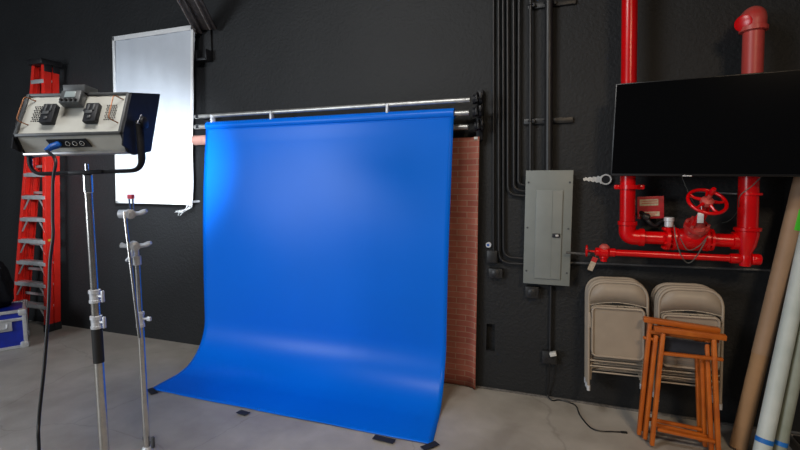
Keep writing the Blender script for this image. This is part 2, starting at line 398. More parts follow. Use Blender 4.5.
# ------------------------------------------------------------------ step ladder
def ladder():
    TZ = 3.01
    t = thing('step_ladder', 'tall red fiberglass step ladder with silver steps standing folded at the wall', 'ladder', (-5.62, -.2, 0))
    # (bottom x, top x)
    lx = (-6.12, -5.44); rx = (-5.50, -5.255); yF = (-.215, -.20); yR = (-.13, -.115)
    def at(xx, yy, z): f = z/TZ; return V((xx[0]*(1-f)+xx[1]*f, yy[0]*(1-f)+yy[1]*f, z))
    for xx, s_ in ((lx, 1), (rx, -1)):
        for yy, dz, w_ in ((yF, .0, .068), (yR, .0, .062)):
            # C-channel: web and two flanges
            b = MB(); A = at(xx, yy, .06); B = at(xx, yy, TZ-.03)
            b.bar(A, B, .006, w_, up=(1, 0, 0), bev=.001) if False else None
            for off, sx, sy in ((V((0, 0, 0)), .008, w_), (V((s_*.02, -w_/2, 0)), .045, .008), (V((s_*.02, w_/2, 0)), .045, .008)):
                z = (B-A).normalized(); x = V((1, 0, 0)); x = (x-z*x.dot(z)).normalized(); y = z.cross(x)
                R = Matrix((x, y, z)).transposed()
                b.box((A+B)/2+off, (sx, sy, (B-A).length), R, .0015, 1)
            rl = link('rail', b, m_ladder, t)
            q = at(xx, yy, .05); b = MB().box((q.x+s_*.015, q.y, .045), (.06, w_+.02, .09), bev=.006)
            link('rubber_foot', b, m_rubber, rl)
            if xx is rx:
                q = at(xx, yy, TZ-.06); link('top_shoe', MB().box((q.x+.008, q.y, q.z), (.012, w_+.01, .08), bev=.003), m_black, rl)
    for k in range(11):
        z = .30+.252*k; a = at(lx, yF, z); c = at(rx, yF, z)
        b = MB().box(((a.x+c.x)/2, (a.y+.01), z), (c.x-a.x-.01, .085, .028), bev=.004)
        b.box(((a.x+c.x)/2, a.y-.038, z-.012), (c.x-a.x-.012, .006, .04), bev=.001)
        st = link('step', b, m_alu, t)
        if k < 6:
            for e, s_ in ((a, 1), (c, -1)): link('step_brace', MB().bar(V((e.x+s_*.12, e.y-.03, z-.02)), V((e.x+s_*.02, e.y-.03, z-.15)), .018, .005, bev=.001), m_alu, st)
    for k in range(8):
        z = .40+.3*k; a = at(lx, yR, z); c = at(rx, yR, z)
        link('rear_rung', MB().box(((a.x+c.x)/2, a.y, z), (c.x-a.x-.01, .02, .03), bev=.003), m_alu, t)
    z = .24; a = at(lx, yR, z); c = at(rx, yF, z)
    a = at(lx, yF, TZ); c = at(rx, yF, TZ)
    link('top_cap', MB().box(((a.x+c.x)/2, -.17, TZ), (c.x-a.x+.05, .22, .06), bev=.012), m_black, t)
    q = at(rx, yF, 1.05)
    link('label', MB().box((q.x+.0055, q.y, 1.12), (.002, .03, .13)), m_yel, t)
    link('label', MB().box((q.x+.0055, q.y+.02, 1.45), (.002, .03, .2)), m_cream, t)
    return t
ladder()

# ------------------------------------------------------------------ blue flight case and black bag
def flight_case():
    L, W, Hh = .80, .46, .40
    t = thing('equipment_case', 'blue road case with silver edges and corners on the floor in front of the ladder', 'case')
    link('body', MB().box((-L/2, W/2, Hh/2), (L-.01, W-.01, Hh-.01)), m_case, t)
    for x in (0, -L):
        for y in (0, W): link('edge_trim', MB().box((x, y, Hh/2), (.034, .034, Hh), bev=.004), m_alu, t)
    for z in (.015, Hh-.012, Hh-.095):
        for y in (0, W): link('edge_trim', MB().box((-L/2, y, z), (L, .030, .03), bev=.004), m_alu, t)
        for x in (0, -L): link('edge_trim', MB().box((x, W/2, z), (.030, W, .03), bev=.004), m_alu, t)
    for x in (-.01, -L+.01):
        for y in (.01, W-.01):
            for z in (.03, Hh-.025): link('ball_corner', MB().box((x, y, z), (.075, .075, .07), bev=.018), m_alu, t)
    hx = -.20
    b = MB().box((hx, -.008, .25), (.20, .014, .11), bev=.003)
    hd = link('handle_dish', b, m_alu, t)
    link('handle', MB().tube(fillet([(hx-.06, -.016, .27), (hx-.06, -.03, .225), (hx+.06, -.03, .225), (hx+.06, -.016, .27)], .02), .008, 8), m_alu, hd)
    for y in (.10,): link('latch', MB().box((.018, y+.08, Hh-.09), (.012, .09, .10), bev=.003), m_alu, t)
    A = PF(26.5, 347); place(t, (A.x, A.y, .003), (0, 0, math.radians(58)))
flight_case()
b = MB(); bm2 = bmesh.new(); bmesh.ops.create_icosphere(bm2, subdivisions=4, radius=1)
for v in bm2.verts:
    c = v.co; n = 1+.10*math.sin(c.x*5+c.z*4)+.08*math.sin(c.y*7+c.z*3)+.05*math.sin(c.z*13+c.x*9)
    v.co = V((c.x*(.17-.04*c.z)*n, c.y*(.16-.04*c.z)*n, max(-.235, c.z*.30*n)))
b._merge(bm2); o = link('draped_jacket', b, m_cloth)
o.location = (-5.62, -.68, .405)
tag(o, 'black cloth jacket heaped on top of the blue case', 'jacket')

# ------------------------------------------------------------------ light stand with LED panel
LS = PC(87, 172, 2.25); sx, sy = LS.x, LS.y
def Z_at(py): # height on the light stand's axis for a photo row
    best = min(((abs((lambda w: 225-FPX*(w.dot(UD))/(w.dot(FD)))(V((sx, sy, z/500))-CP)-py)), z/500) for z in range(0, 1200)); return best[1]
def stand_base(t, x, y, ztop, r, ang0, m=m_nickel):
    link('base_hub', MB().lathe([(r*1.25, 0), (r*1.6, .01), (r*1.6, .05), (r*1.2, .06)], (x, y, ztop-.05)), m_castal, t)
    for k in range(3):
        a = ang0+k*2*PI/3; d_ = V((math.cos(a), math.sin(a), 0))
        p = [V((x, y, ztop-.03))+d_*r, V((x, y, ztop-.03))+d_*.12, V((x, y, .016))+d_*.26, V((x, y, .016))+d_*.38]
        lg = link('leg', MB().tube(fillet(p, .06), .0125, 12), m, t)
        link('foot', MB().cyl(p[-1], p[-1]+d_*.03, .016, 12), m_rubber, lg)
t = thing('light_stand', 'thick chrome light stand with black grip sleeve carrying the studio light', 'light stand', (sx, sy, 0))
z1, z2, z3 = Z_at(296), Z_at(322), Z_at(362)
link('lower_tube', MB().cyl((sx, sy, .14), (sx, sy, z3+.01), .0225, 24), m_nickel, t)
link('grip_sleeve', MB().cyl((sx, sy, z3), (sx, sy, Z_at(328)), .0255, 24), m_rubber, t)
link('middle_tube', MB().cyl((sx, sy, z2-.01), (sx, sy, z1+.01), .020, 24), m_nickel, t)
link('upper_tube', MB().cyl((sx, sy, z1-.01), (sx, sy, 1.70), .018, 24), m_nickel, t)
for zc in (z1, z2):
    cb = link('collar', MB().lathe([(.020, -.035), (.027, -.033), (.027, -.02), (.024, -.018), (.024, .014), (.028, .016), (.028, .032), (.02, .035)], (sx, sy, zc)), m_castal, t)
    kd = (RD*.95-HD*.2).normalized(); o_ = V((sx, sy, zc))
    b = MB().cyl(o_+kd*.02, o_+kd*.045, .007, 10); b.bar(o_+kd*.048+V((0, 0, -.03)), o_+kd*.048+V((0, 0, .03)), .012, .016, bev=.004)
    link('knob', b, m_castal, cb)
link('spigot_receiver', MB().lathe([(.018, 0), (.022, .004), (.022, .088), (.015, .094)], (sx, sy, 1.655)), m_chrome, t)
link('spigot', MB().lathe([(.008, 0), (.0085, .05), (.0085, .10)], (sx, sy, 1.70)), m_chrome, t)
stand_base(t, sx, sy, .20, .022, math.radians(137))

PW = .60; PYAW = math.radians(25); PSC = V((.80, 1, .85))
def panel():
    t = thing('studio_light', 'large silver and black LED panel light seen from behind on the thick stand', 'studio light')
    W = PW/2
    # side profile (y forward, z up)
    prof = [(.105, .185), (-.015, -.055), (.03, -.150), (.08, -.165), (.26, -.125), (.44, .25)]
    link('housing', MB().prism([(-W+.012, y, z) for y, z in prof], (PW-.024, 0, 0), .004), m_silver, t)
    # black end caps, one each side
    cap = [(.10, .192), (-.022, -.053), (.022, -.158), (.08, -.172), (.27, -.135), (.455, .265)]
    for s_ in (-1, 1):
        link('end_cap', MB().prism([(s_*(W-.004)-.010, y, z) for y, z in cap], (.02, 0, 0), .004), m_blackm, t)
        cp = V((s_*(W+.012), .12, 0))
        # barn-like corner fin
        link('corner_fin', MB().prism([(s_*(W+.004)-.004, -.018, -.06), (s_*(W+.004)-.004, -.035, -.125), (s_*(W+.004)-.004, .06, -.16), (s_*(W+.004)-.004, .05, -.10)], (.008, 0, 0), .001), m_blackm, t)
    def onback(x, f):                             # point on the upper sloping back: f 0 at the peak, 1 at the top
        return V((x, -.015+(.12)*f, -.055+.24*f))
    nb = V((0, -.24, .12)).normalized(); ub = V((0, .12, .24)).normalized(); RB = Matrix((V((1, 0, 0)), -nb, ub)).transposed()
    for z0, y0 in ((-.055, -.018), (.186, .103)):
        link('edge_rail', MB().box((0, y0, z0), (PW-.02, .016, .018), bev=.004), m_dgrey, t)
    link('edge_rail', MB().box((0, .03, -.155), (PW-.02, .03, .016), bev=.004), m_alu, t)
    for s_ in (-1, 1): link('edge_rail', MB().bar(onback(s_*(W-.012), 0)+nb*.004, onback(s_*(W-.012), 1)+nb*.004, .016, .014, up=(1, 0, 0)), m_dgrey, t)
    for x in (-.125, .115):
        p = onback(x, .46)+nb*.016
        bp = link('battery_plate', MB().box(p, (.072, .032, .125), RB, .005), m_blackm, t)
        b = MB()
        for dx in (-.015, .015): b.box(p+V((dx, 0, 0))+ub*.03+nb*.018, (.010, .008, .04), RB, .002)
        b.box(p-ub*.035+nb*.018, (.018, .008, .018), RB, .003); b.box(p+ub*.0+nb*.018+V((-.008, 0, 0)), (.036, .004, .02), RB, .001)
        link('contact_block', b, m_dgrey, bp)
        link('latch', MB().box(p+V((-.042, 0, 0))+ub*.02, (.014, .02, .02), RB, .002), m_black, bp)
    for s_ in (-1, 1):                            # vents and wire handles
        b = MB()
        for i in range(5):
            for j in range(9):
                x = s_*(W-.095)+(i-2)*.0125+(.006 if j % 2 else 0)
                b.cyl(onback(x, .34+j*.045)+nb*.0005, onback(x, .34+j*.045)+nb*.0022, .0042, 8)
        link('vent', b, m_black, t)
        x0 = s_*(W-.048)
        b = MB().tube(fillet([onback(x0+.012, .25), onback(x0+.012, .25)+nb*.045-V((.03, 0, 0)), onback(x0+.012, .85)+nb*.045-V((.03, 0, 0)), onback(x0+.012, .85)], .02), .0035, 8)
        link('handle', b, m_orwire, t)
    # control box standing on the top edge
    p = onback(-.005, .80)+nb*.03
    cb = link('control_box', MB().box(p, (.115, .05, .085), RB, .006), m_dgrey, t)
    link('screen', MB().box(p+nb*.026+ub*.012, (.06, .004, .04), RB, .001), m_screen, cb)
    for i in range(4): link('knob', MB().cyl(p+nb*.025-ub*.027+V((-.039+i*.026, 0, 0)), p+nb*.037-ub*.027+V((-.039+i*.026, 0, 0)), .0075, 12), m_black, cb)
    b = MB(); q = V((-.005, .11, .212))
    b.box(q+V((0, -.035, 0)), (.125, .008, .045), bev=.002); b.box(q+V((-.06, .02, 0)), (.008, .11, .045), bev=.002); b.box(q+V((.06, .02, 0)), (.008, .11, .045), bev=.002); b.box(q+V((0, .02, .02)), (.125, .11, .006), bev=.002)
    link('top_bracket', b, m_dgrey, t)
    # connector strip on the lower chamfer
    nl = V((0, -.095, -.045)).normalized(); ul = V((0, -.045, .095)).normalized(); RL = Matrix((V((1, 0, 0)), -nl, ul)).transposed()
    def onlow(x, f): return V((x, .03-.045*f, -.150+.095*f))
    pc = onlow(-.015, .52)
    cs = link('connector_strip', MB().prism([pc+V((-.10, 0, 0))-ul*.024, pc+V((.12, 0, 0))-ul*.024, pc+V((.10, 0, 0))+ul*.024, pc+V((-.12, 0, 0))+ul*.024], nl*.008, .001), m_blackm, t)
    for dx in (-.005, .035, .075):
        link('socket', MB().tube([pc+V((dx, 0, 0))+nl*.010+V((math.cos(a)*.012, 0, 0))+ul*math.sin(a)*.012 for a in [k*PI/8 for k in range(16)]], .0025, 6, closed=True), m_chrome, cs)
    link('diffuser', MB().box((0, .354, .060), (PW-.06, .006, .36), Matrix.Rotation(-math.atan2(.18, .375), 3, 'X')), m_led, t)
    # yoke
    yk = fillet([(W+.03, .115, .03), (W+.03, .115, -.05), (W+.03, .10, -.262), (-W-.03, .10, -.262), (-W-.03, .115, -.05), (-W-.03, .115, .03)], .075, 8)
    link('yoke', MB().tube(yk, [.014+.010*max(0, min(1, (p.z+.262)/.10)) for p in yk], 12, flat=.6), m_blackm, t)
    link('yoke_socket', MB().box((-.0, .10, -.262), (.20, .042, .024), bev=.006), m_blackm, t)
    for s_ in (-1, 1):
        link('tilt_knob', MB().lathe([(.02, 0), (.034, .008), (.034, .022), (.02, .03)], (s_*(W+.045), .115, .02), (s_, 0, 0)), m_black, t)
        x_ = s_*(W+.046)
        link('guard', MB().tube([(x_, .06, .01), (x_, .115, .065), (x_, .17, .01)], .004, 8, closed=True), m_castal, t)
    return t, pc, RL, nl
LP, pc, RL, nl = panel()
rot = Matrix.Rotation(PYAW, 3, 'Z') @ Matrix.Rotation(math.radians(-2.2), 3, 'Y')
off = rot @ (V((0, .10, -.262))*PSC)
LPloc = V((sx, sy, 1.758)) - off
place(LP, LPloc, rot.to_euler()); LP.scale = PSC
def fromlocal(v): return LPloc + rot @ (V(v)*PSC)
# cable + blue plug
t = thing('power_cable', 'black cable with blue plug dropping from the studio light to the floor', 'cable', fromlocal(pc))
p0 = fromlocal(pc+nl*.008+V((-.055, 0, 0))); nw = rot @ nl
link('plug', MB().tube([p0, p0+nw*.02, p0+nw*.045-RD*.012, p0+nw*.06-RD*.03-V((0, 0, .012))], [.013, .016, .015, .010], 14), m_bplug, t)
ps = [p0+nw*.058-RD*.028-V((0, 0, .010))]
for px, py in ((55.5, 160), (53, 181), (52.6, 216), (53, 236), (50, 262), (48.5, 307), (44.4, 365), (39, 419), (39, 450)):
    d_ = ray(px, py); tt = 2.02-.0006*(py-160)*1.0; ps.append(CP+d_*tt)
e_ = ps[-1]; ps += [V((e_.x, e_.y-.01, .12)), V((e_.x-.02, e_.y-.06, .012)), V((e_.x-.2, e_.y-.2, .008)), V((e_.x-.7, e_.y-.1, .008))]
link('cord', MB().tube(spline(ps, 8), .0065, 10), m_cable, t)

# ------------------------------------------------------------------ C-stand
CS = PC(137, 258, 2.55); cx, cy = CS.x, CS.y
t = thing('c_stand', 'slim chrome stand with two grip heads beside the white cloth', 'grip stand', (cx, cy, 0))
def q_at(px, py, d_=2.55): return PC(px, py, d_)
ztop = CS.z
zc1 = .93
link('lower_tube', MB().cyl((cx, cy, .13), (cx, cy, zc1+.01), .0175, 20), m_nickel, t)
link('upper_tube', MB().cyl((cx, cy, zc1), (cx, cy, ztop-.01), .0135, 20), m_nickel, t)
cb = link('collar', MB().lathe([(.018, -.05), (.023, -.048), (.023, -.03), (.020, -.028), (.020, .02), (.023, .022), (.023, .04), (.017, .043)], (cx, cy, zc1)), m_castal, t)
o_ = V((cx, cy, zc1)); b = MB().cyl(o_+RD*.018, o_+RD*.045, .006, 10); b.box(o_+RD*.05, (.03, .014, .026), bev=.005); link('knob', b, m_castal, cb)
o_ = V((cx, cy, .185)); b = MB().cyl(o_+RD*.015, o_+RD*.03, .006, 10); b.box(o_+RD*.035, (.02, .02, .07), bev=.008); link('knob', b, m_dgrey, t)
link('spud', MB().lathe([(.019, 0), (.021, .004), (.021, .05), (.012, .055), (.012, .10)], (cx, cy, ztop-.04)), m_castal, t)
def grip_head(pos, left, right, lever):
    pos = V(pos)
    g = link('grip_head', MB().lathe([(.014, -.04), (.026, -.038), (.026, -.006), (.021, -.004), (.021, .004), (.026, .006), (.026, .030), (.012, .034), (.012, .045)], pos, (RD*.6-HD*.8)), m_castal, t)
    if right: link('handle', MB().tube([pos+RD*.02, pos+RD*.05+V((0, 0, .004)), pos+RD*.075+V((0, 0, .012)), pos+RD*.095+V((0, 0, .02))], [.014, .012, .015, .010], 10), m_castal, g)
    if left: link('handle', MB().tube([pos-RD*.02, pos-RD*.05, pos-RD*.075+V((0, 0, .006))], [.012, .011, .016], 10), m_castal, g)
    if lever: link('lever', MB().tube([pos+V((0, 0, -.02))-RD*.01, pos+V((0, 0, -.055))-RD*.02, pos+V((0, 0, -.085))-RD*.05], [.010, .012, .009], 10), m_castal, g)
g1 = q_at(134.5, 246); g2 = q_at(130, 214)
grip_head(g1, True, True, True); grip_head(g2-RD*.0, False, True, False)
link('grip_head', MB().lathe([(.014, -.03), (.024, -.028), (.024, .028), (.014, .03)], g2-RD*.03, RD), m_castal, t)
a0 = g2-HD*.03+V((0, 0, .0))-RD*.012; a1 = q_at(139.5, 338, 2.50)
link('arm', MB().cyl(a0+(a0-a1)*.02, a1, .0085, 14), m_nickel, t)
pn = q_at(131, 206)
link('pin', MB().cyl(V((g2.x, g2.y, g2.z+.02)), V((g2.x, g2.y, g2.z+.085)), .004, 8), m_chrome, t)
link('pin', MB().cyl(V((g2.x, g2.y, g2.z+.02))+RD*.02, V((g2.x, g2.y, g2.z+.085))+RD*.02, .004, 8), m_chrome, t)
link('red_clip', MB().box(V((g2.x, g2.y, g2.z+.098))+RD*.01, (.036, .02, .024), bev=.004), m_redclip, t)
stand_base(t, cx, cy, .15, .018, math.radians(141))

# ------------------------------------------------------------------ conduits and boxes
def conduit(name, label, pix, r, Y=-.03, m=m_cond, rad=.07, group='black conduits on the wall', cat='conduit'):
    pts = [P(x, y, Y) for x, y in pix]; o = link(name, MB().tube(fillet(pts, rad, 8), r, 12), m); return tag(o, label, cat, group)
TOP = -62
conduit('conduit', 'thin black conduit nearest the brick print, running down to the small junction box', [(493.5, TOP), (493.5, 251)], .009, -.025)
conduit('conduit', 'black conduit, second from the brick print, bending in low at the grey panel', [(498.5, TOP), (499, 263), (524, 264)], .010, -.03, rad=.12)
conduit('conduit', 'black conduit, third from the brick print, bending in low beside the grey panel', [(503, TOP), (503.5, 257), (524, 258.5)], .010, -.03, rad=.12)
conduit('conduit', 'black conduit, fourth from the brick print, curving widest into the grey panel', [(507.5, TOP), (508, 194.5), (527, 196)], .011, -.03, rad=.14)
conduit('conduit', 'black conduit, fifth from the brick print, curving into the upper left of the grey panel', [(513.5, TOP), (514, 189.8), (527, 191.3)], .011, -.032, rad=.13)
conduit('conduit', 'black conduit, innermost of those curving into the upper left of the grey panel', [(519.5, TOP), (518.5, 184.5), (527, 185.5)], .011, -.034, rad=.10)
conduit('conduit', 'straight thin black conduit entering the top of the grey panel', [(530.5, TOP), (530.5, 172)], .013, -.045)
conduit('conduit', 'thick straight black conduit entering the top of the grey panel', [(549, TOP), (548.5, 172)], .030, -.055)
conduit('conduit', 'short black conduit from the grey panel down to the outlet', [(551, 286), (550, 352)], .012, -.03)
conduit('conduit', 'short grey conduit from the grey panel to the small red valve wheel', [(566, 252.5), (592, 254.5)], .009, -.14, m=m_gcond, group='horizontal grey conduits')
conduit('conduit', 'long thin grey conduit running right under the red pipes', [(566, 262.5), (790, 271)], .009, -.03, m=m_gcond, group='horizontal grey conduits')
for (xa, ya, xb, yb, lb) in ((524, 122, 573, 121.5, 'lower black strut rail across the two straight conduits above the grey panel'), (528, 7, 576, 2, 'upper black strut rail across the straight conduits near the top edge')):
    a = P(xa, ya, -.01); c = P(xb, yb, -.01); c.z = a.z
    t = thing('strut_rail', lb, 'rail', a, 'strut rails')
    link('channel', MB().box(((a.x+c.x)/2, -.011, a.z), (c.x-a.x, .022, .042), bev=.003), m_cond, t)
    for px, r in ((530.5, .015), (548.8, .032)):
        x = P(px, ya, -.05).x; b = MB()
        b.tube([V((x+r*1.08*math.cos(k*PI/10), -.055-r*1.08*math.sin(k*PI/10)+.012, a.z)) for k in range(11)], .005, 6)
        b.box((x+r+.008, -.035, a.z), (.02, .03, .03), bev=.003); link('clamp', b, m_cond, t)
    if lb[0] == 'l':
        pass

# electrical panel
YE = -.09; pTL = P(527, 170.5, YE); pBR = P(572, 286.5, YE)
ex0, ex1, ez1, ez0 = P(527, 170, YE).x-.008, P(573.5, 170, YE).x, pTL.z, pBR.z
t = thing('electrical_panel', 'grey metal breaker panel on the black wall with conduits above it', 'electrical panel', ((ex0+ex1)/2, 0, ez0))
link('cabinet', MB().box(((ex0+ex1)/2, YE/2+.005, (ez0+ez1)/2), (ex1-ex0-.02, -YE-.01, ez1-ez0-.02), bev=.003), m_steel, t)
link('cover', MB().box(((ex0+ex1)/2, YE+.003, (ez0+ez1)/2), (ex1-ex0, .008, ez1-ez0), bev=.003), m_steel, t)
W_, H_ = ex1-ex0, ez1-ez0
dx0, dx1, dz0, dz1 = ex0+W_*.24, ex0+W_*.80, ez0+H_*.055, ez0+H_*.83
dr = link('door', MB().box(((dx0+dx1)/2, YE-.006, (dz0+dz1)/2), (dx1-dx0, .012, dz1-dz0), bev=.003), m_steel2, t)
b = MB(); xm = dx0+(dx1-dx0)*.62
b.box((xm, YE-.0125, (dz0+dz1)/2), (.004, .003, dz1-dz0-.01)); link('pressed_rib', b, m_steel, dr)
link('latch', MB().box((xm+.033, YE-.016, ez0+H_*.44), (.055, .012, .030), bev=.003), m_black, dr)
link('latch_button', MB().box((xm+.040, YE-.022, ez0+H_*.44), (.022, .006, .016), bev=.002), m_alu, dr)
for x in (ex0+.022, ex1-.022):
    for z in (ez0+.1, ez0+H_*.5, ez1-.09): link('screw', MB().cyl((x, YE, z), (x, YE-.005, z), .007, 10), m_dgrey, t)

def jbox(name, label, px, py, w_, h_, d=.055, cat='electrical box', knob=True):
    c = P(px, py, -d); t = thing(name, label, cat, (c.x, 0, c.z-h_/2), 'small wall boxes')
    link('box', MB().box((c.x, -d/2, c.z), (w_, d, h_), bev=.004), m_cond, t)
    if knob: link('cover', MB().lathe([(.03, 0), (.03, .006), (.018, .010), (.010, .012)], (c.x, -d, c.z), (0, -1, 0)), m_cond, t)
    else: link('cover', MB().box((c.x, -d-.003, c.z), (w_*.86, .006, h_*.86), bev=.002), m_cond, t)
    return t, c
t, c = jbox('junction_box', 'square black junction box at the end of the conduit beside the brick print', 492, 257, .085, .10, knob=False)
jbox('junction_box', 'small flat black box with round cover just below the square junction box', 495.5, 273.5, .11, .075)
jbox('junction_box', 'black box with round knockout tucked under the grey panel', 532, 292.5, .10, .09)
t, c = jbox('outlet_box', 'black outlet box low on the wall below the grey panel', 549.5, 358, .11, .10, knob=False)
for dx in (-.02, .02): link('socket', MB().cyl((c.x+dx, -.061, c.z-.01), (c.x+dx, -.064, c.z-.01), .014, 14), m_black, t)
o = link('plug_adapter', MB().box((c.x+.025, -.078, c.z+.045), (.05, .045, .03), Matrix.Rotation(-.3, 3, 'Y'), .006), mat('white_plastic', (.6, .6, .58), .5, noise=.05)); tag(o, 'small white plug sitting on top of the low outlet box', 'plug')
q = P(488.5, 245, -.02); t = thing('cable_tag', 'round blue and white sticker disc above the square junction box', 'sticker', q)
link('disc', MB().cyl((q.x, -.001, q.z), (q.x, -.02, q.z), .022, 18), m_castal, t); link('blue_mark', MB().cyl((q.x-.004, -.02, q.z), (q.x-.004, -.024, q.z), .010, 14), m_bplug, t)
# power cord on the floor
a = P(549.5, 364, -.03)
pts = [V((a.x, -.062, a.z+.02)), V((a.x, -.05, a.z-.12)), V((a.x-.01, -.03, .04)), V((a.x+.03, -.06, .007))]+[PF(x, y, .007) for x, y in ((560, 400), (575, 405), (580, 415), (590, 427), (600, 431), (612, 431.5), (621, 432))]
b = MB().tube(spline(pts, 8), .005, 8); b.bar(pts[-1], pts[-1]+V((.04, .006, 0)), .014, .012)
tag(link('extension_cable', b, m_cable), 'thin black cord from the low outlet box trailing across the floor', 'cord')
# pipe stub with plaster
q = P(606, 179.5, -.03); t = thing('pipe_stub', 'short open black pipe end ringed by white plaster beside the television', 'pipe stub', (q.x, 0, q.z))
b = MB(); rr_ = .034
b.tube([(q.x, 0, q.z), (q.x, -.03, q.z)], rr_, 20); link('pipe', b, m_black, t)
b = MB(); b.tube([(q.x+.034*math.cos(a), -.031, q.z+.034*math.sin(a)) for a in [k*PI/12 for k in range(24)]], .006, 6, closed=True); link('rim', b, m_plaster, t)
ol = []; x0 = P(583, 178, 0).x
xe = q.x-.022
for sg in (1, -1):
    for k in range(14):
        u = (k if sg == 1 else 13-k)/13; ol.append((xe-u*(xe-x0), -.0005, q.z+.004*u+sg*(.030-.021*u**.7+.005*math.sin(k*2.3+sg))))
link('plaster_smear', MB().prism(ol, (0, -.006, 0)), m_plaster, t)

# ------------------------------------------------------------------ television
tvl = P(610.5, 175.5, -.30); th = .608; tw = 1.12; an = math.radians(-8.2)
t = thing('television', 'large black flat television on a wall mount in front of the red pipes', 'television')
link('body', MB().box((tw/2, .025, th/2), (tw, .035, th), bev=.004), m_tvb, t)
link('screen', MB().box((tw/2, .006, th/2+.004), (tw-.014, .004, th-.022)), m_tv, t)
link('rear_housing', MB().box((tw/2, .058, th/2-.05), (tw*.6, .04, th*.55), bev=.012), m_tvb, t)
link('logo_bar', MB().box((tw/2-.12, .008, .002), (.05, .01, .006), bev=.001), m_castal, t)
link('mount_plate', MB().box((tw*.5, .088, th*.5), (.3, .02, .32), bev=.003), m_blackm, t)
place(t, (tvl.x, -.30, tvl.z-.002), (0, math.radians(.8), an))
# mount on the wall
mp = V((tvl.x, -.30, 0)) + Matrix.Rotation(an, 3, 'Z') @ V((tw*.5, .10, 0)); mz = tvl.z+th*.5
t2 = thing('wall_mount', 'black folding wall mount arm behind the television', 'mount', (mp.x, 0, mz))
link('wall_plate', MB().box((mp.x-.05, -.01, mz), (.10, .02, .34), bev=.003), m_blackm, t2)
link('arm', MB().bar((mp.x-.05, -.02, mz), (mp.x, mp.y+.003, mz), .05, .03), m_blackm, t2)

# ------------------------------------------------------------------ red sprinkler pipes
RY = -.22; X1 = P(628.5, 200, RY).x; X2 = P(749.5, 200, -.24).x; Y2 = -.24
zh = P(660, 238, RY).z
t = thing('sprinkler_riser', 'red fire sprinkler pipework with main valve and hand wheel on the wall', 'sprinkler pipes', (X1, RY, zh))
R1_, R2_ = .048, .055; RH = .043
XT1 = X1+(P(629.5, 0, RY).x-X1)*(ZT-zh)/(P(629.5, 0, RY).z-zh)
link('riser_pipe', MB().cyl((X1, RY, zh+.07), (XT1, RY, ZT), R1_, 32), m_red, t)
eb = [(X1, RY, zh+.11), (X1, RY, zh+.06), (X1, RY, zh), (X1+.06, RY, zh), (X1+.11, RY, zh)]
link('elbow', MB().tube(fillet([(X1, RY, zh+.11), (X1, RY, zh), (X1+.10, RY, zh)], .085, 10), .053, 28), m_red, t)
def ring(name, o, ax, r, w, m=m_red, par=None, bolts=0):
    o = V(o); ax = V(ax).normalized(); b = MB().lathe([(r*.9, -w/2), (r, -w*.4), (r, w*.4), (r*.9, w/2)], o, ax, 28)
    if bolts:
        x = ax.orthogonal().normalized(); y = ax.cross(x)
        for k in range(bolts):
            a_ = 2*PI*(k+.5)/bolts; p = o+(x*math.cos(a_)+y*math.sin(a_))*r*.84; b.cyl(p-ax*(w/2+.014), p+ax*(w/2+.014), .010, 6)
    return link(name, b, m, par or t)
ring('elbow_collar', (X1, RY, zh+.095), (0, 0, 1), .061, .03); ring('elbow_collar', (X1+.09, RY, zh), (1, 0, 0), .060, .035)
zc = P(628, 187, RY).z
cl_ = link('pipe_clamp', MB().lathe([(R1_+.001, -.014), (R1_+.019, -.013), (R1_+.019, .013), (R1_+.001, .014)], (X1, RY, zc)), m_red, t)
for s_ in (-1, 1): link('clamp_ear', MB().box((X1+s_*.070, RY-.0, zc), (.05, .03, .032), bev=.01), m_red, cl_)
def XH(px): return P(px, 238, RY).x
link('cross_pipe', MB().cyl((X1+.08, RY, zh), (XH(672), RY, zh), RH, 28), m_red, t)
f1 = ring('valve_flange', (XH(667), RY, zh), (1, 0, 0), .080, .026, bolts=8); f1b = ring('valve_flange', (XH(673), RY, zh), (1, 0, 0), .080, .022, bolts=8)
vb = V((XH(690), RY-.01, zh))
# OS&Y valve body
body = MB().lathe([(.045, -.12), (.05, -.10), (.066, -.07), (.076, -.03), (.076, .03), (.066, .07), (.05, .10), (.045, .12)], vb, (1, 0, 0))
link('valve_body', body, m_red, t)
na = V((.13, -.55, .80)).normalized()
bo = MB().lathe([(.055, 0), (.060, .05), (.056, .075), (.072, .08), (.072, .108), (.042, .112), (.036, .14), (.024, .145)], vb+na*.02, na)
bn = link('bonnet', bo, mat('chipped_red_paint', (.55, .01, .01), .4, col2=(.48, .07, .06), nscale=16, bump=.2), t)
xx = na.orthogonal().normalized(); yy = na.cross(xx); b = MB()
for k in range(6):
    a_ = 2*PI*k/6; p = vb+na*.115+(xx*math.cos(a_)+yy*math.sin(a_))*.060; link('bolt', MB().cyl(p-na*.03, p+na*.03, .009, 6), m_redold, bn)
b = MB()
for s_ in (-1, 1): b.tube(fillet([vb+na*.15+xx*s_*.05, vb+na*.21+xx*s_*.055, vb+na*.27+xx*s_*.022], .03), .012, 8)
link('yoke_arm', b, m_red, bn)
wc = P(707, 201.5, RY-.01+na.y*.30); n_off = wc
wr = .105
axw = V((.12, -.66, .74)).normalized(); wx = axw.orthogonal().normalized(); wy = axw.cross(wx)
link('stem', MB().tube([vb+na*.12, wc-axw*.02, wc+axw*.03+V((.0, 0, 0)), wc+axw*.075], [.012, .012, .012, .011], 12), m_redold, t)
wl = link('hand_wheel', MB().tube([wc+(wx*math.cos(a_)+wy*math.sin(a_))*wr for a_ in [k*2*PI/48 for k in range(48)]], .0105, 10, closed=True), m_red, t)
link('hub', MB().lathe([(.02, -.02), (.036, -.015), (.036, .012), (.022, .022), (.014, .026)], wc, axw), m_redold, wl)
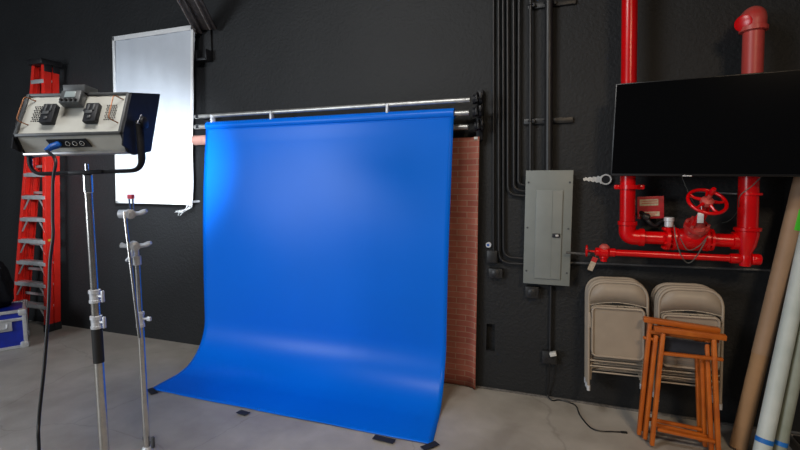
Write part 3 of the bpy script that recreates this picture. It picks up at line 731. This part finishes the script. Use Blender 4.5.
for k in range(5):
    a_ = k*2*PI/5+.5; d_ = wx*math.cos(a_)+wy*math.sin(a_)
    link('spoke', MB().tube([wc+d_*.03, wc+d_*.07-axw*.008, wc+d_*wr], [.012, .009, .008], 8), m_red, wl)
link('crank_knob', MB().tube([wc+axw*.06, wc+axw*.085, wc+axw*.11], [.012, .019, .012], 12), m_red, wl)
ring('valve_flange', (XH(706), RY, zh), (1, 0, 0), .077, .024, bolts=8); ring('valve_flange', (XH(711), RY, zh), (1, 0, 0), .072, .02)
link('cross_pipe', MB().cyl((XH(706), RY, zh), (X2, Y2+.01, zh), RH, 28), m_red, t)
ring('tee_collar', (XH(735.5), RY, zh), (1, 0, 0), .058, .045)
zt_ = P(750, 231, Y2).z
link('tee', MB().lathe([(.030, -.115), (.033, -.10), (.036, -.065), (.052, -.03), (.064, .04), (.064, .065), (.074, .07), (.074, .088), (.058, .092)], (X2, Y2, zh)), m_red, t)
ztop2 = P(752, 22, Y2).z
XT2 = P(753.5, 30, Y2).x; zm = 2.0; XM = X2+(XT2-X2)*(zm-zh)/(ztop2-zh)
link('riser_pipe', MB().cyl((X2, Y2, zh+.07), (XM, Y2, zm), R2_, 32), m_red, t)
ring('coupling', (XM, Y2, zm), (0, 0, 1), R2_+.012, .09)
link('riser_pipe', MB().cyl((XM, Y2, zm), (XT2, Y2, ztop2-.03), R2_, 32), mat('sun_faded_red', (.50, .06, .05), .4, noise=.1, nscale=5), t)
zc = P(749, 194, Y2).z
link('pipe_clamp', MB().lathe([(R2_+.001, -.008), (R2_+.01, -.007), (R2_+.01, .007), (R2_+.001, .008)], (X2, Y2, zc)), m_red, t)
link('clamp_rod', MB().bar((X2-.24, -.03, zc+.01), (X2-.06, Y2+.02, zc), .012, .012), m_gcond, t)
# upper elbow, turning left and back to the wall
eu = [V((XT2, Y2, ztop2-.05)), V((XT2, Y2, ztop2+.035)), V((XT2+.02, -.10, ztop2+.05)), V((XT2+.05, -.002, ztop2+.055))]
link('upper_elbow', MB().tube(fillet(eu, .06, 8), .064, 28), m_redold, t)
ring('elbow_collar', (XT2, Y2, ztop2-.045), (0, 0, 1), .074, .03, m=m_redold)
link('plug', MB().box((XT2+.02, Y2+.02, ztop2+.078), (.028, .028, .028), bev=.005), m_red, t)
link('branch_outlet', MB().lathe([(.035, 0), (.045, .03), (.048, .065), (.034, .07)], (XT2-.025, Y2+.02, ztop2+.0), (-.6, -.75, -.15)), m_red, t)
# drain line along the bottom
zd = P(700, 256.5, RY).z; xd0 = P(603, 256, RY).x
dz_l = P(603, 254.5, RY).z; 
dp_ = link('drain_pipe', MB().cyl((xd0, RY, zd), (X2, Y2, zd), .0225, 20), m_red, t)
ring('drain_collar', (P(613, 255, RY).x, RY, zd), (1, 0, 0), .029, .03); ring('drain_collar', (P(735, 257, RY).x, Y2, zd), (1, 0, 0), .032, .07)
link('drain_tee', MB().lathe([(.030, 0), (.036, .02), (.036, .065), (.030, .08), (.030, .14)], (X2, Y2, zd-.045)), m_red, t)
ring('drain_tee_cap', (X2+.055, Y2, zd), (1, 0, 0), .036, .05)
xv = P(604, 255, RY).x
dv = link('drain_valve', MB().lathe([(.02, -.06), (.03, -.055), (.03, -.035), (.04, -.025), (.042, .02), (.03, .035), (.03, .05), (.02, .055)], (xv, RY, zd), (1, 0, 0)), m_red, t)
link('valve_bonnet', MB().lathe([(.028, 0), (.03, .03), (.022, .035), (.022, .055), (.012, .06)], (xv, RY, zd-.01), (0, 0, -1)), m_red, dv)
link('valve_cap', MB().lathe([(.03, 0), (.034, .03), (.02, .045)], (xv, RY, zd+.01), (0, -.2, 1)), m_redold, dv)
xw = P(586.5, 254.5, RY).x
link('valve_stem', MB().cyl((xw, RY, zd+.004), (xv-.03, RY, zd), .008, 10), m_red, dv)
vw = link('small_hand_wheel', MB().tube([(xw, RY+.036*math.cos(a_), zd+.004+.036*math.sin(a_)) for a_ in [k*PI/12 for k in range(24)]], .007, 8, closed=True), m_red, dv)
b = MB()
for k in range(4): a_ = k*PI/2; b.cyl((xw, RY, zd+.004), (xw, RY+.036*math.cos(a_), zd+.004+.036*math.sin(a_)), .006, 8)
link('wheel_spokes', b, m_red, t)
# stand-off brackets carrying it
for x, z, yy_, r_ in ((X1, 1.95, RY, R1_), (X1, 3.2, RY, R1_), (X2, 1.95, Y2, R2_), (XH(655), zh, RY, RH)):
    link('wall_bracket', MB().box((x, (yy_+r_*.5)/2, z), (.04, -yy_-r_*.5, .03), bev=.003), m_cond, t)
# gauge cup
q = P(669, 221, RY-.02); tt_ = thing('tamper_switch', 'shiny silver cylinder cup sitting on the red pipe beside the valve', 'gauge', (q.x, q.y, q.z-.03))
link('cup', MB().lathe([(.022, -.04), (.026, -.035), (.026, -.002), (.031, 0), (.031, .022), (.025, .026)], (q.x, q.y, q.z)), m_castal, tt_)
link('stem', MB().cyl((q.x, q.y, zh+RH-.003), (q.x, q.y, q.z-.03), .014, 12), m_red, tt_)
# sign behind the pipe
q0 = P(650.5, 207.5, -.12); rs = Matrix.Rotation(math.radians(-3), 3, 'Y')
t3 = thing('sprinkler_sign', 'small red sign with cream print fixed beside the left red pipe', 'sign', q0)
link('plate', MB().box(q0, (.165, .006, .155), rs, .002), m_redp, t3)
link('print_panel', MB().box(q0+V((-.012, -.004, .035)), (.115, .003, .045), rs), m_cream, t3)
link('print_panel', MB().box(q0+V((-.005, -.004, -.045)), (.125, .003, .032), rs), m_cream, t3)
b = MB()
for k, (z, w_) in enumerate(((.068, .12), (.003, .13), (-.012, .10), (.045, .09), (.030, .10), (-.04, .1), (-.052, .08))): b.box(q0+V((-.008, -.0062, z)), (w_, .002, .004), rs)
link('print_lines', b, m_redtop, t3)
link('stand_off', MB().cyl(q0+V((0, .002, 0)), (q0.x, 0, q0.z), .006, 8), m_gcond, t3)
# dark flexible connector under the sign
qa = P(640, 218, -.10); b = MB().tube(spline([P(637, 214, -.06), P(642, 213, -.13), P(648, 221, -.16), P(655, 226, -.15), P(663, 222, -.12), P(668, 232, -.08)], 6), .014, 10)
b.lathe([(.02, -.02), (.028, -.01), (.028, .02), (.018, .03)], P(645, 217, -.15), (1, 0, -.3))
tag(link('flexible_conduit', b, m_black), 'black flexible conduit looping under the small red sign', 'conduit')
# tags
q = P(593, 264, RY-.03); t4 = thing('valve_tag', 'slanted beige paper tag hanging from the small red drain valve', 'tag', q)
rg = Matrix.Rotation(math.radians(20), 3, 'Y')
link('card', MB().box(q+V((-.008, 0, -.015)), (.036, .003, .065), rg), m_tag, t4); link('red_top', MB().box(q+V((.008, -.0005, .032)), (.036, .003, .034), rg), m_redtop, t4)
link('string', MB().cyl(q+V((.013, 0, .045)), V((xv-.045, RY-.01, zd+.01)), .0015, 6), m_wire, t4)
q = P(700.5, 218, RY-.255); t4 = thing('valve_tag', 'worn metal tag hanging from the big red hand wheel', 'tag', q)
link('plate', MB().box(q, (.034, .003, .062), bev=.001), m_castal, t4); link('loop', MB().tube([q+V((0, 0, .028)), q+V((.004, .003, .045)), q+V((.003, .008, .072))], .0025, 6), m_castal, t4)
q = P(700, 207, RY-.26)
# thin loose wires
def wire(label, pts, Y, r=.0028):
    tag(link('loose_wire', MB().tube(spline([P(x, y, Y_) for (x, y, Y_) in pts], 6), r, 6), m_wire), label, 'wire', 'thin wires round the red pipes')
wire('thin wire hanging from the television down behind the hand wheel', [(680, 172, -.2), (684, 182, -.2), (690, 196, -.18), (697, 208, -.14)], 0)
wire('thin wire looping below the main valve body over the drain pipe', [(674, 225, -.31), (676, 240, -.33), (681, 255, -.33), (688, 263, -.30), (696, 257, -.33), (706, 240, -.33)], 0, .0035)
wire('thin wire arching under the valve beside the lower loop', [(680, 238, -.325), (688, 250, -.325), (699, 246, -.325), (708, 236, -.325)], 0)
wire('thin wire running diagonally across the right red pipe', [(762, 176, -.335), (752, 186, -.335), (740, 196, -.335), (738, 210, -.22), (730, 220, -.1), (722, 223, -.03)], 0)

# ------------------------------------------------------------------ folded chairs
def make_chair():
    t = thing('folding_chair', 'x', 'chair')
    Wd, Hh, r = .43, .86, .0115; w = Wd/2
    # outer frame: inverted U
    link('frame', MB().tube(fillet([(-w, 0, 0), (-w, 0, Hh), (w, 0, Hh), (w, 0, 0)], .135, 10), r, 12), m_beige, t)
    # rear legs: U a little behind
    link('rear_leg_frame', MB().tube(fillet([(-w+.014, .021, .07), (-w+.030, .021, .47), (w-.030, .021, .47), (w-.014, .021, .07)], .06, 8), .0095, 10), m_beige, t)
    # backrest panel with an arched lower edge
    def top(x):
        c = .135; a = abs(x)
        return Hh if a < w-c else Hh-c+math.sqrt(max(0, c*c-(a-(w-c))**2))
    n = 24; up = []; lo = []
    for k in range(n+1):
        x = -w+2*w*k/n; up.append(V((x, -.002, top(x)-.004))); lo.append(V((x, -.002, Hh-.185+.030*(1-(x/w)**2))))
    b = MB(); bmm = b.bm
    for off in (0,):
        A = [bmm.verts.new(p) for p in up]; B = [bmm.verts.new(p) for p in lo]
        for k in range(n): bmm.faces.new((A[k], A[k+1], B[k+1], B[k]))
    b.th = .009; link('backrest', b, m_beige2, t)
    link('backrest_lip', MB().tube(lo, .006, 8), m_beige, t)
    # seat: rounded panel with raised rim and a slightly dished centre
    sw, z0, z1, c = w-.028, .285, .665, .035
    rim = fillet([(0, -.026, z1), (sw, -.026, z1), (sw, -.026, z0), (-sw, -.026, z0), (-sw, -.026, z1), (0, -.026, z1)], c, 5)[:-1]
    st = link('seat', MB().prism([p+V((0, .004, 0)) for p in rim], (0, .012, 0)), m_beige2, t)
    link('seat_rim', MB().tube(rim, .0095, 8, closed=True), m_beige, st)
    for z in (.235, .19): link('rung', MB().cyl((-w+.005, 0, z), (w-.005, 0, z), .0065, 8), m_beige, t)
    link('rung', MB().cyl((-w+.016, .021, .135), (w-.016, .021, .135), .0065, 8), m_beige, t)
    b = MB()
    b.box((0, -.004, Hh-.160), (.085, .008, .012), bev=.002)
    link('rivet_plate', b, m_black, t)
    for x in (-w, w): link('foot_cap', MB().cyl((x, 0, -.012), (x, 0, .03), .0145, 12), m_castal, t)
    for s_ in (-1, 1): link('hinge_link', MB().bar((s_*(w-.004), -.014, .62), (s_*(w-.012), -.014, .50), .016, .004), m_beige, t)
    return t
ch = make_chair()
SP = .040
def stack(n, pxl, pxr, ptop, pbot, yfront, names, group, first):
    x = (P(pxl, ptop, yfront).x+P(pxr, ptop, yfront).x)/2; zt = P((pxl+pxr)/2, ptop, yfront).z
    k_ = (P(pxr, 330, yfront).x-P(pxl, 330, yfront).x)/(.453); zb = P(pxl, pbot, yfront).z; kz = (zt-zb)/.886
    for k in range(n):
        y = yfront+SP*k; loc = (x-.004*k, y, zb+.012*kz+.006*(k % 2)); rt = (0, math.radians(-1.8), math.radians(1.5*((k % 3)-1)))
        if first and k == 0: place(ch, loc, rt); o = ch; o['label'] = names[k]; o['group'] = group
        else: o = dup(ch, loc, rt, names[k], group)
        o.scale = (k_, 1, kz)
    return x, zt, k_
cnt = ('frontmost', 'second from the front', 'third from the front', 'fourth from the front', 'rearmost')
xs, zs, k1 = stack(4, 591.5, 653.5, 281, 390, -.24, ['beige folded metal chair hanging left of the orange stools, '+c for c in ('frontmost', 'second from the front', 'third from the front', 'rearmost at the wall')], 'folded chairs in the left stack', True)
xs2, zs2, k2 = stack(5, 662, 729.5, 288, 401.5, -.28, ['beige folded metal chair hanging behind the orange stools, '+c for c in cnt[:4]+('rearmost at the wall',)], 'folded chairs in the right stack', False)
for x, z, yf_, lb in ((xs, zs, -.26, 'left'), (xs2, zs2, -.30, 'right')):
    t = thing('wall_hook', 'black wall hook pair holding the %s stack of folded chairs' % lb, 'hook', (x, 0, z-.22))
    for s_ in (-.022, .022):
        link('prong', MB().tube(fillet([(x+s_, 0, z-.195), (x+s_, yf_-.0, z-.195), (x+s_, yf_-.0, z-.178)], .01), .006, 8), m_blackm, t)
    link('wall_plate', MB().box((x, -.006, z-.195), (.26, .012, .05), bev=.003), m_blackm, t)

# ------------------------------------------------------------------ folded orange stools
def stool(label, shift, first=None):
    """two hinged frames folded together; sh moves the whole stool back towards the chairs"""
    t = thing('folding_stool', label, 'stool', (0, 0, 0), 'orange folding stools')
    return t
def legbar(a, b, w_=.026, d_=.036): return MB().bar(a, b, w_, d_, up=(0, 1, 0), bev=.006)
def build_stool(label, F, G):
    base = V((.75, F['y0'], 0)); t = thing('folding_stool', label, 'stool', base, 'orange folding stools')
    for fr, D in (('front', F), ('rear', G)):
        y0, y1 = D['y0'], D['y1']
        def pt(px, py, f):                                  # f = 0 at the floor, 1 at the top
            return P(px, py, y0+(y1-y0)*f)
        for (bx_, by_, tx_, ty_) in D['legs']:
            a = PF(bx_, by_); a = V((a.x, a.y, .0)) if D.get('floor', True) else pt(bx_, by_, 0)
            c = P(tx_, ty_, y1)
            d_ = (c-a).normalized(); L_ = legbar(a+d_*.018, c); link('leg', L_, m_orange, t)
        for (xa, ya, xb, yb, f, w_, d_) in D['bars']:
            a = pt(xa, ya, f); c = pt(xb, yb, f)
            link('top_rail' if f > .95 else 'rail', MB().bar(a, c, d_, w_, up=(0, 0, 1), bev=.005), m_orange, t)
    return t
F1 = dict(y0=-.50, y1=-.40, legs=[(651.5, 448, 663, 333), (718.5, 459, 713.5, 337)],
          bars=[(654, 328.5, 726, 337.5, 1, .034, .046), (662, 353, 723, 359.5, .82, .020, .030), (657, 429, 715, 441.5, .15, .020, .028)])
G1 = dict(y0=-.44, y1=-.365, legs=[(644.5, 441.5, 656, 335), (711.5, 455, 706.5, 341)],
          bars=[(650, 331.5, 719, 341, 1, .024, .03), (651, 423.5, 711, 437, .17, .020, .026)])
s1 = build_stool('orange wooden folding stool with black canvas, leaning in front of the other', F1, G1)
a = P(664, 337, -.385); c = P(711, 343, -.385); e = P(664, 351, -.385); g = P(711, 356, -.385)
def can(u, v):
    p = (a*(1-u)+c*u)*(1-v)+(e*(1-u)+g*u)*v; p = p.copy(); p.y += .015*math.sin(v*PI)-.004; return p
link('canvas_seat', MB().grid(can, 12, 8, .004), m_canvas, s1)
F2 = dict(y0=-.40, y1=-.345, legs=[(638.5, 437, 650, 322), (705, 449, 700.5, 333)],
          bars=[(643.5, 319, 719.5, 330.5, 1, .034, .046), (643, 337.5, 700, 345, .84, .018, .026), (645, 418, 704, 430, .17, .020, .026)])
G2 = dict(y0=-.36, y1=-.315, legs=[(643, 433, 652, 326), (700, 444, 696.5, 336)], bars=[(648, 326, 714, 334.5, 1, .02, .03)])
s2 = build_stool('orange wooden folding stool tucked behind the front one against the chairs', F2, G2)
a = P(649, 326, -.335); c = P(656, 327, -.335); e = P(652, 345, -.335); g = P(657, 345, -.335)
a2, c2, e2_, g2_ = a, c, e, g
def can2(u, v):
    p = (a2*(1-u)+c2*u)*(1-v)+(e2_*(1-u)+g2_*u)*v; p = p.copy(); p.y += .012*math.sin(v*PI); return p
link('canvas_seat', MB().grid(can2, 4, 8, .004), m_canvas, s2)

# ------------------------------------------------------------------ tubes leaning at the right
def leaning(a, c, r, seg=32): return MB().cyl(a, c, r, seg)
cb0 = PF(737, 448); a = V((cb0.x, cb0.y-.01, .0)); q = P(803, 180, -.155); d_ = (q-a); c = a+d_*1.45
t = thing('cardboard_tube', 'long brown cardboard tube with green tape leaning right of the orange stools', 'tube', a)
dn = d_.normalized(); r_ = .047; lift = r_*math.sqrt(1-dn.z**2)
b = MB(); b.cyl(a+dn*(lift/dn.z), c, r_, 36); link('tube_wall', b, m_card, t)
link('paper_wrap', MB().cyl(a+d_*.36, c-dn*.02, r_+.0015, 36), mat('brown_cardboard_wrap', (.32, .205, .125), .6, noise=.08, nscale=5), t)
g_ = P(797.5, 221, -.205); f_ = (g_.z-a.z)/d_.z
link('tape_patch', MB().cyl(a+d_*(f_-.035)+V((.006, -.002, 0)), a+d_*(f_+.040)+V((.006, -.002, 0)), .0475, 28), m_green, t)
def leaner(name, label, pa, pb, Ya, r_, m, ext, cat):
    a = PF(*pa); a = V((a.x, a.y, 0)); q = P(pb[0], pb[1], Ya); d_ = q-a; dn = d_.normalized(); L_ = r_*math.sqrt(1-dn.z**2)/dn.z
    t = thing(name, label, cat, a); link('roll', MB().cyl(a+dn*L_, a+d_*ext, r_, 32), m, t)
    return t, a, d_, dn, L_
tw_, wa, wd, wdn, wl_ = leaner('white_vinyl_roll', 'white roll with blue tape leaning at the right edge beside the cardboard tube', (758, 470), (798.5, 280), -.30, .044, m_wplas, 1.75, 'roll')
side = (wd.cross(V((0, -1, 0)))).normalized()
link('edge_strip', MB().bar(wa+wdn*.06+RD*.044-HD*.006, wa+wd*1.73+RD*.044-HD*.006, .010, .010), m_edge, tw_)
tg_, ga, gd, gdn, gl_ = leaner('grey_vinyl_roll', 'stained grey green roll leaning beside the white roll at the right edge', (775, 470), (815.5, 280), -.30, .033, m_gplas, 1.65, 'roll')
def band(a, dn, dist, r, w_): return MB().cyl(a+dn*dist, a+dn*(dist+w_), r, 32)
link('tape_band', band(wa, wdn, .165, .0455, .028), m_btape, tw_)
link('tape_band', band(ga, gdn, .150, .0345, .026), m_btape, tg_)
# black tray and wire coil at the lower right corner
q = PF(786, 431, .10); t = thing('storage_tub', 'black plastic tub at the lower right corner beside the rolls', 'tub', (q.x+.15, q.y-.12, 0))
x0, x1, y0, y1 = q.x, q.x+.34, q.y-.24, q.y
link('tub_body', MB().prism([V((x0+.012, y0+.012, 0)), V((x1-.012, y0+.012, 0)), V((x1-.012, y1-.012, 0)), V((x0+.012, y1-.012, 0))], (0, 0, .092), .015), m_black, t)
link('rim', MB().tube(fillet([V(((x0+x1)/2, y0, .097)), V((x1, y0, .097)), V((x1, y1, .097)), V((x0, y1, .097)), V((x0, y0, .097)), V(((x0+x1)/2, y0, .097))], .05, 5)[:-1], .010, 8, closed=True), m_dgrey, t)
q = PF(806, 412); q = V((q.x, max(min(q.y, -.15), -.6), 0)); b = MB(); pts = []
for k in range(150):
    a_ = k*.55; r_ = .085+.018*math.sin(k*.37); pts.append(V((q.x+r_*math.cos(a_), q.y+r_*math.sin(a_), .01+.05*(.5+.5*math.sin(k*.21))+.0003*k)))
b.tube(pts, .0022, 5); tag(link('wire_coil', b, m_wire), 'tangled coil of thin wire on the floor at the right edge', 'wire coil')

# ------------------------------------------------------------------ light
def area(name, loc, target, size, power, col, sy=None, spread=None):
    L = bpy.data.lights.new(name, 'AREA'); L.energy = power; L.color = col; L.size = size; L.shape = 'RECTANGLE'; L.size_y = sy or size
    if spread: L.spread = math.radians(spread)
    o = bpy.data.objects.new(name, L); C.objects.link(o); o.location = loc
    o.rotation_euler = (V(target)-V(loc)).to_track_quat('-Z', 'Y').to_euler(); return o
area('daylight_opening', (-5.2, -6.4, 2.3), (-2.0, 0, 1.2), 2.0, 172, (.86, .93, 1.0), 2.0)
area('ceiling_lamp', (-1.6, -2.6, 3.95), (-1.6, -1.1, 0), 1.2, 50, (1.0, .97, .93), .4)
area('warm_lamp', (1.6, -4.4, 3.9), (.5, -1.2, 0.0), .8, 33, (1.0, .77, .52), .8, spread=100)
area('panel_beam', fromlocal((0, .38, .05)), P(138, 170, SY), .45, 26, (.84, .92, 1.0), .28, spread=56)
w = bpy.data.worlds.new('world'); bpy.context.scene.world = w; w.use_nodes = True
w.node_tree.nodes['Background'].inputs[0].default_value = (.80, .88, 1.0, 1); w.node_tree.nodes['Background'].inputs[1].default_value = .06
vs = bpy.context.scene.view_settings; vs.view_transform = 'Standard'; vs.look = 'None'; vs.gamma = 1; vs.exposure = 0.0; vs.use_curve_mapping = False
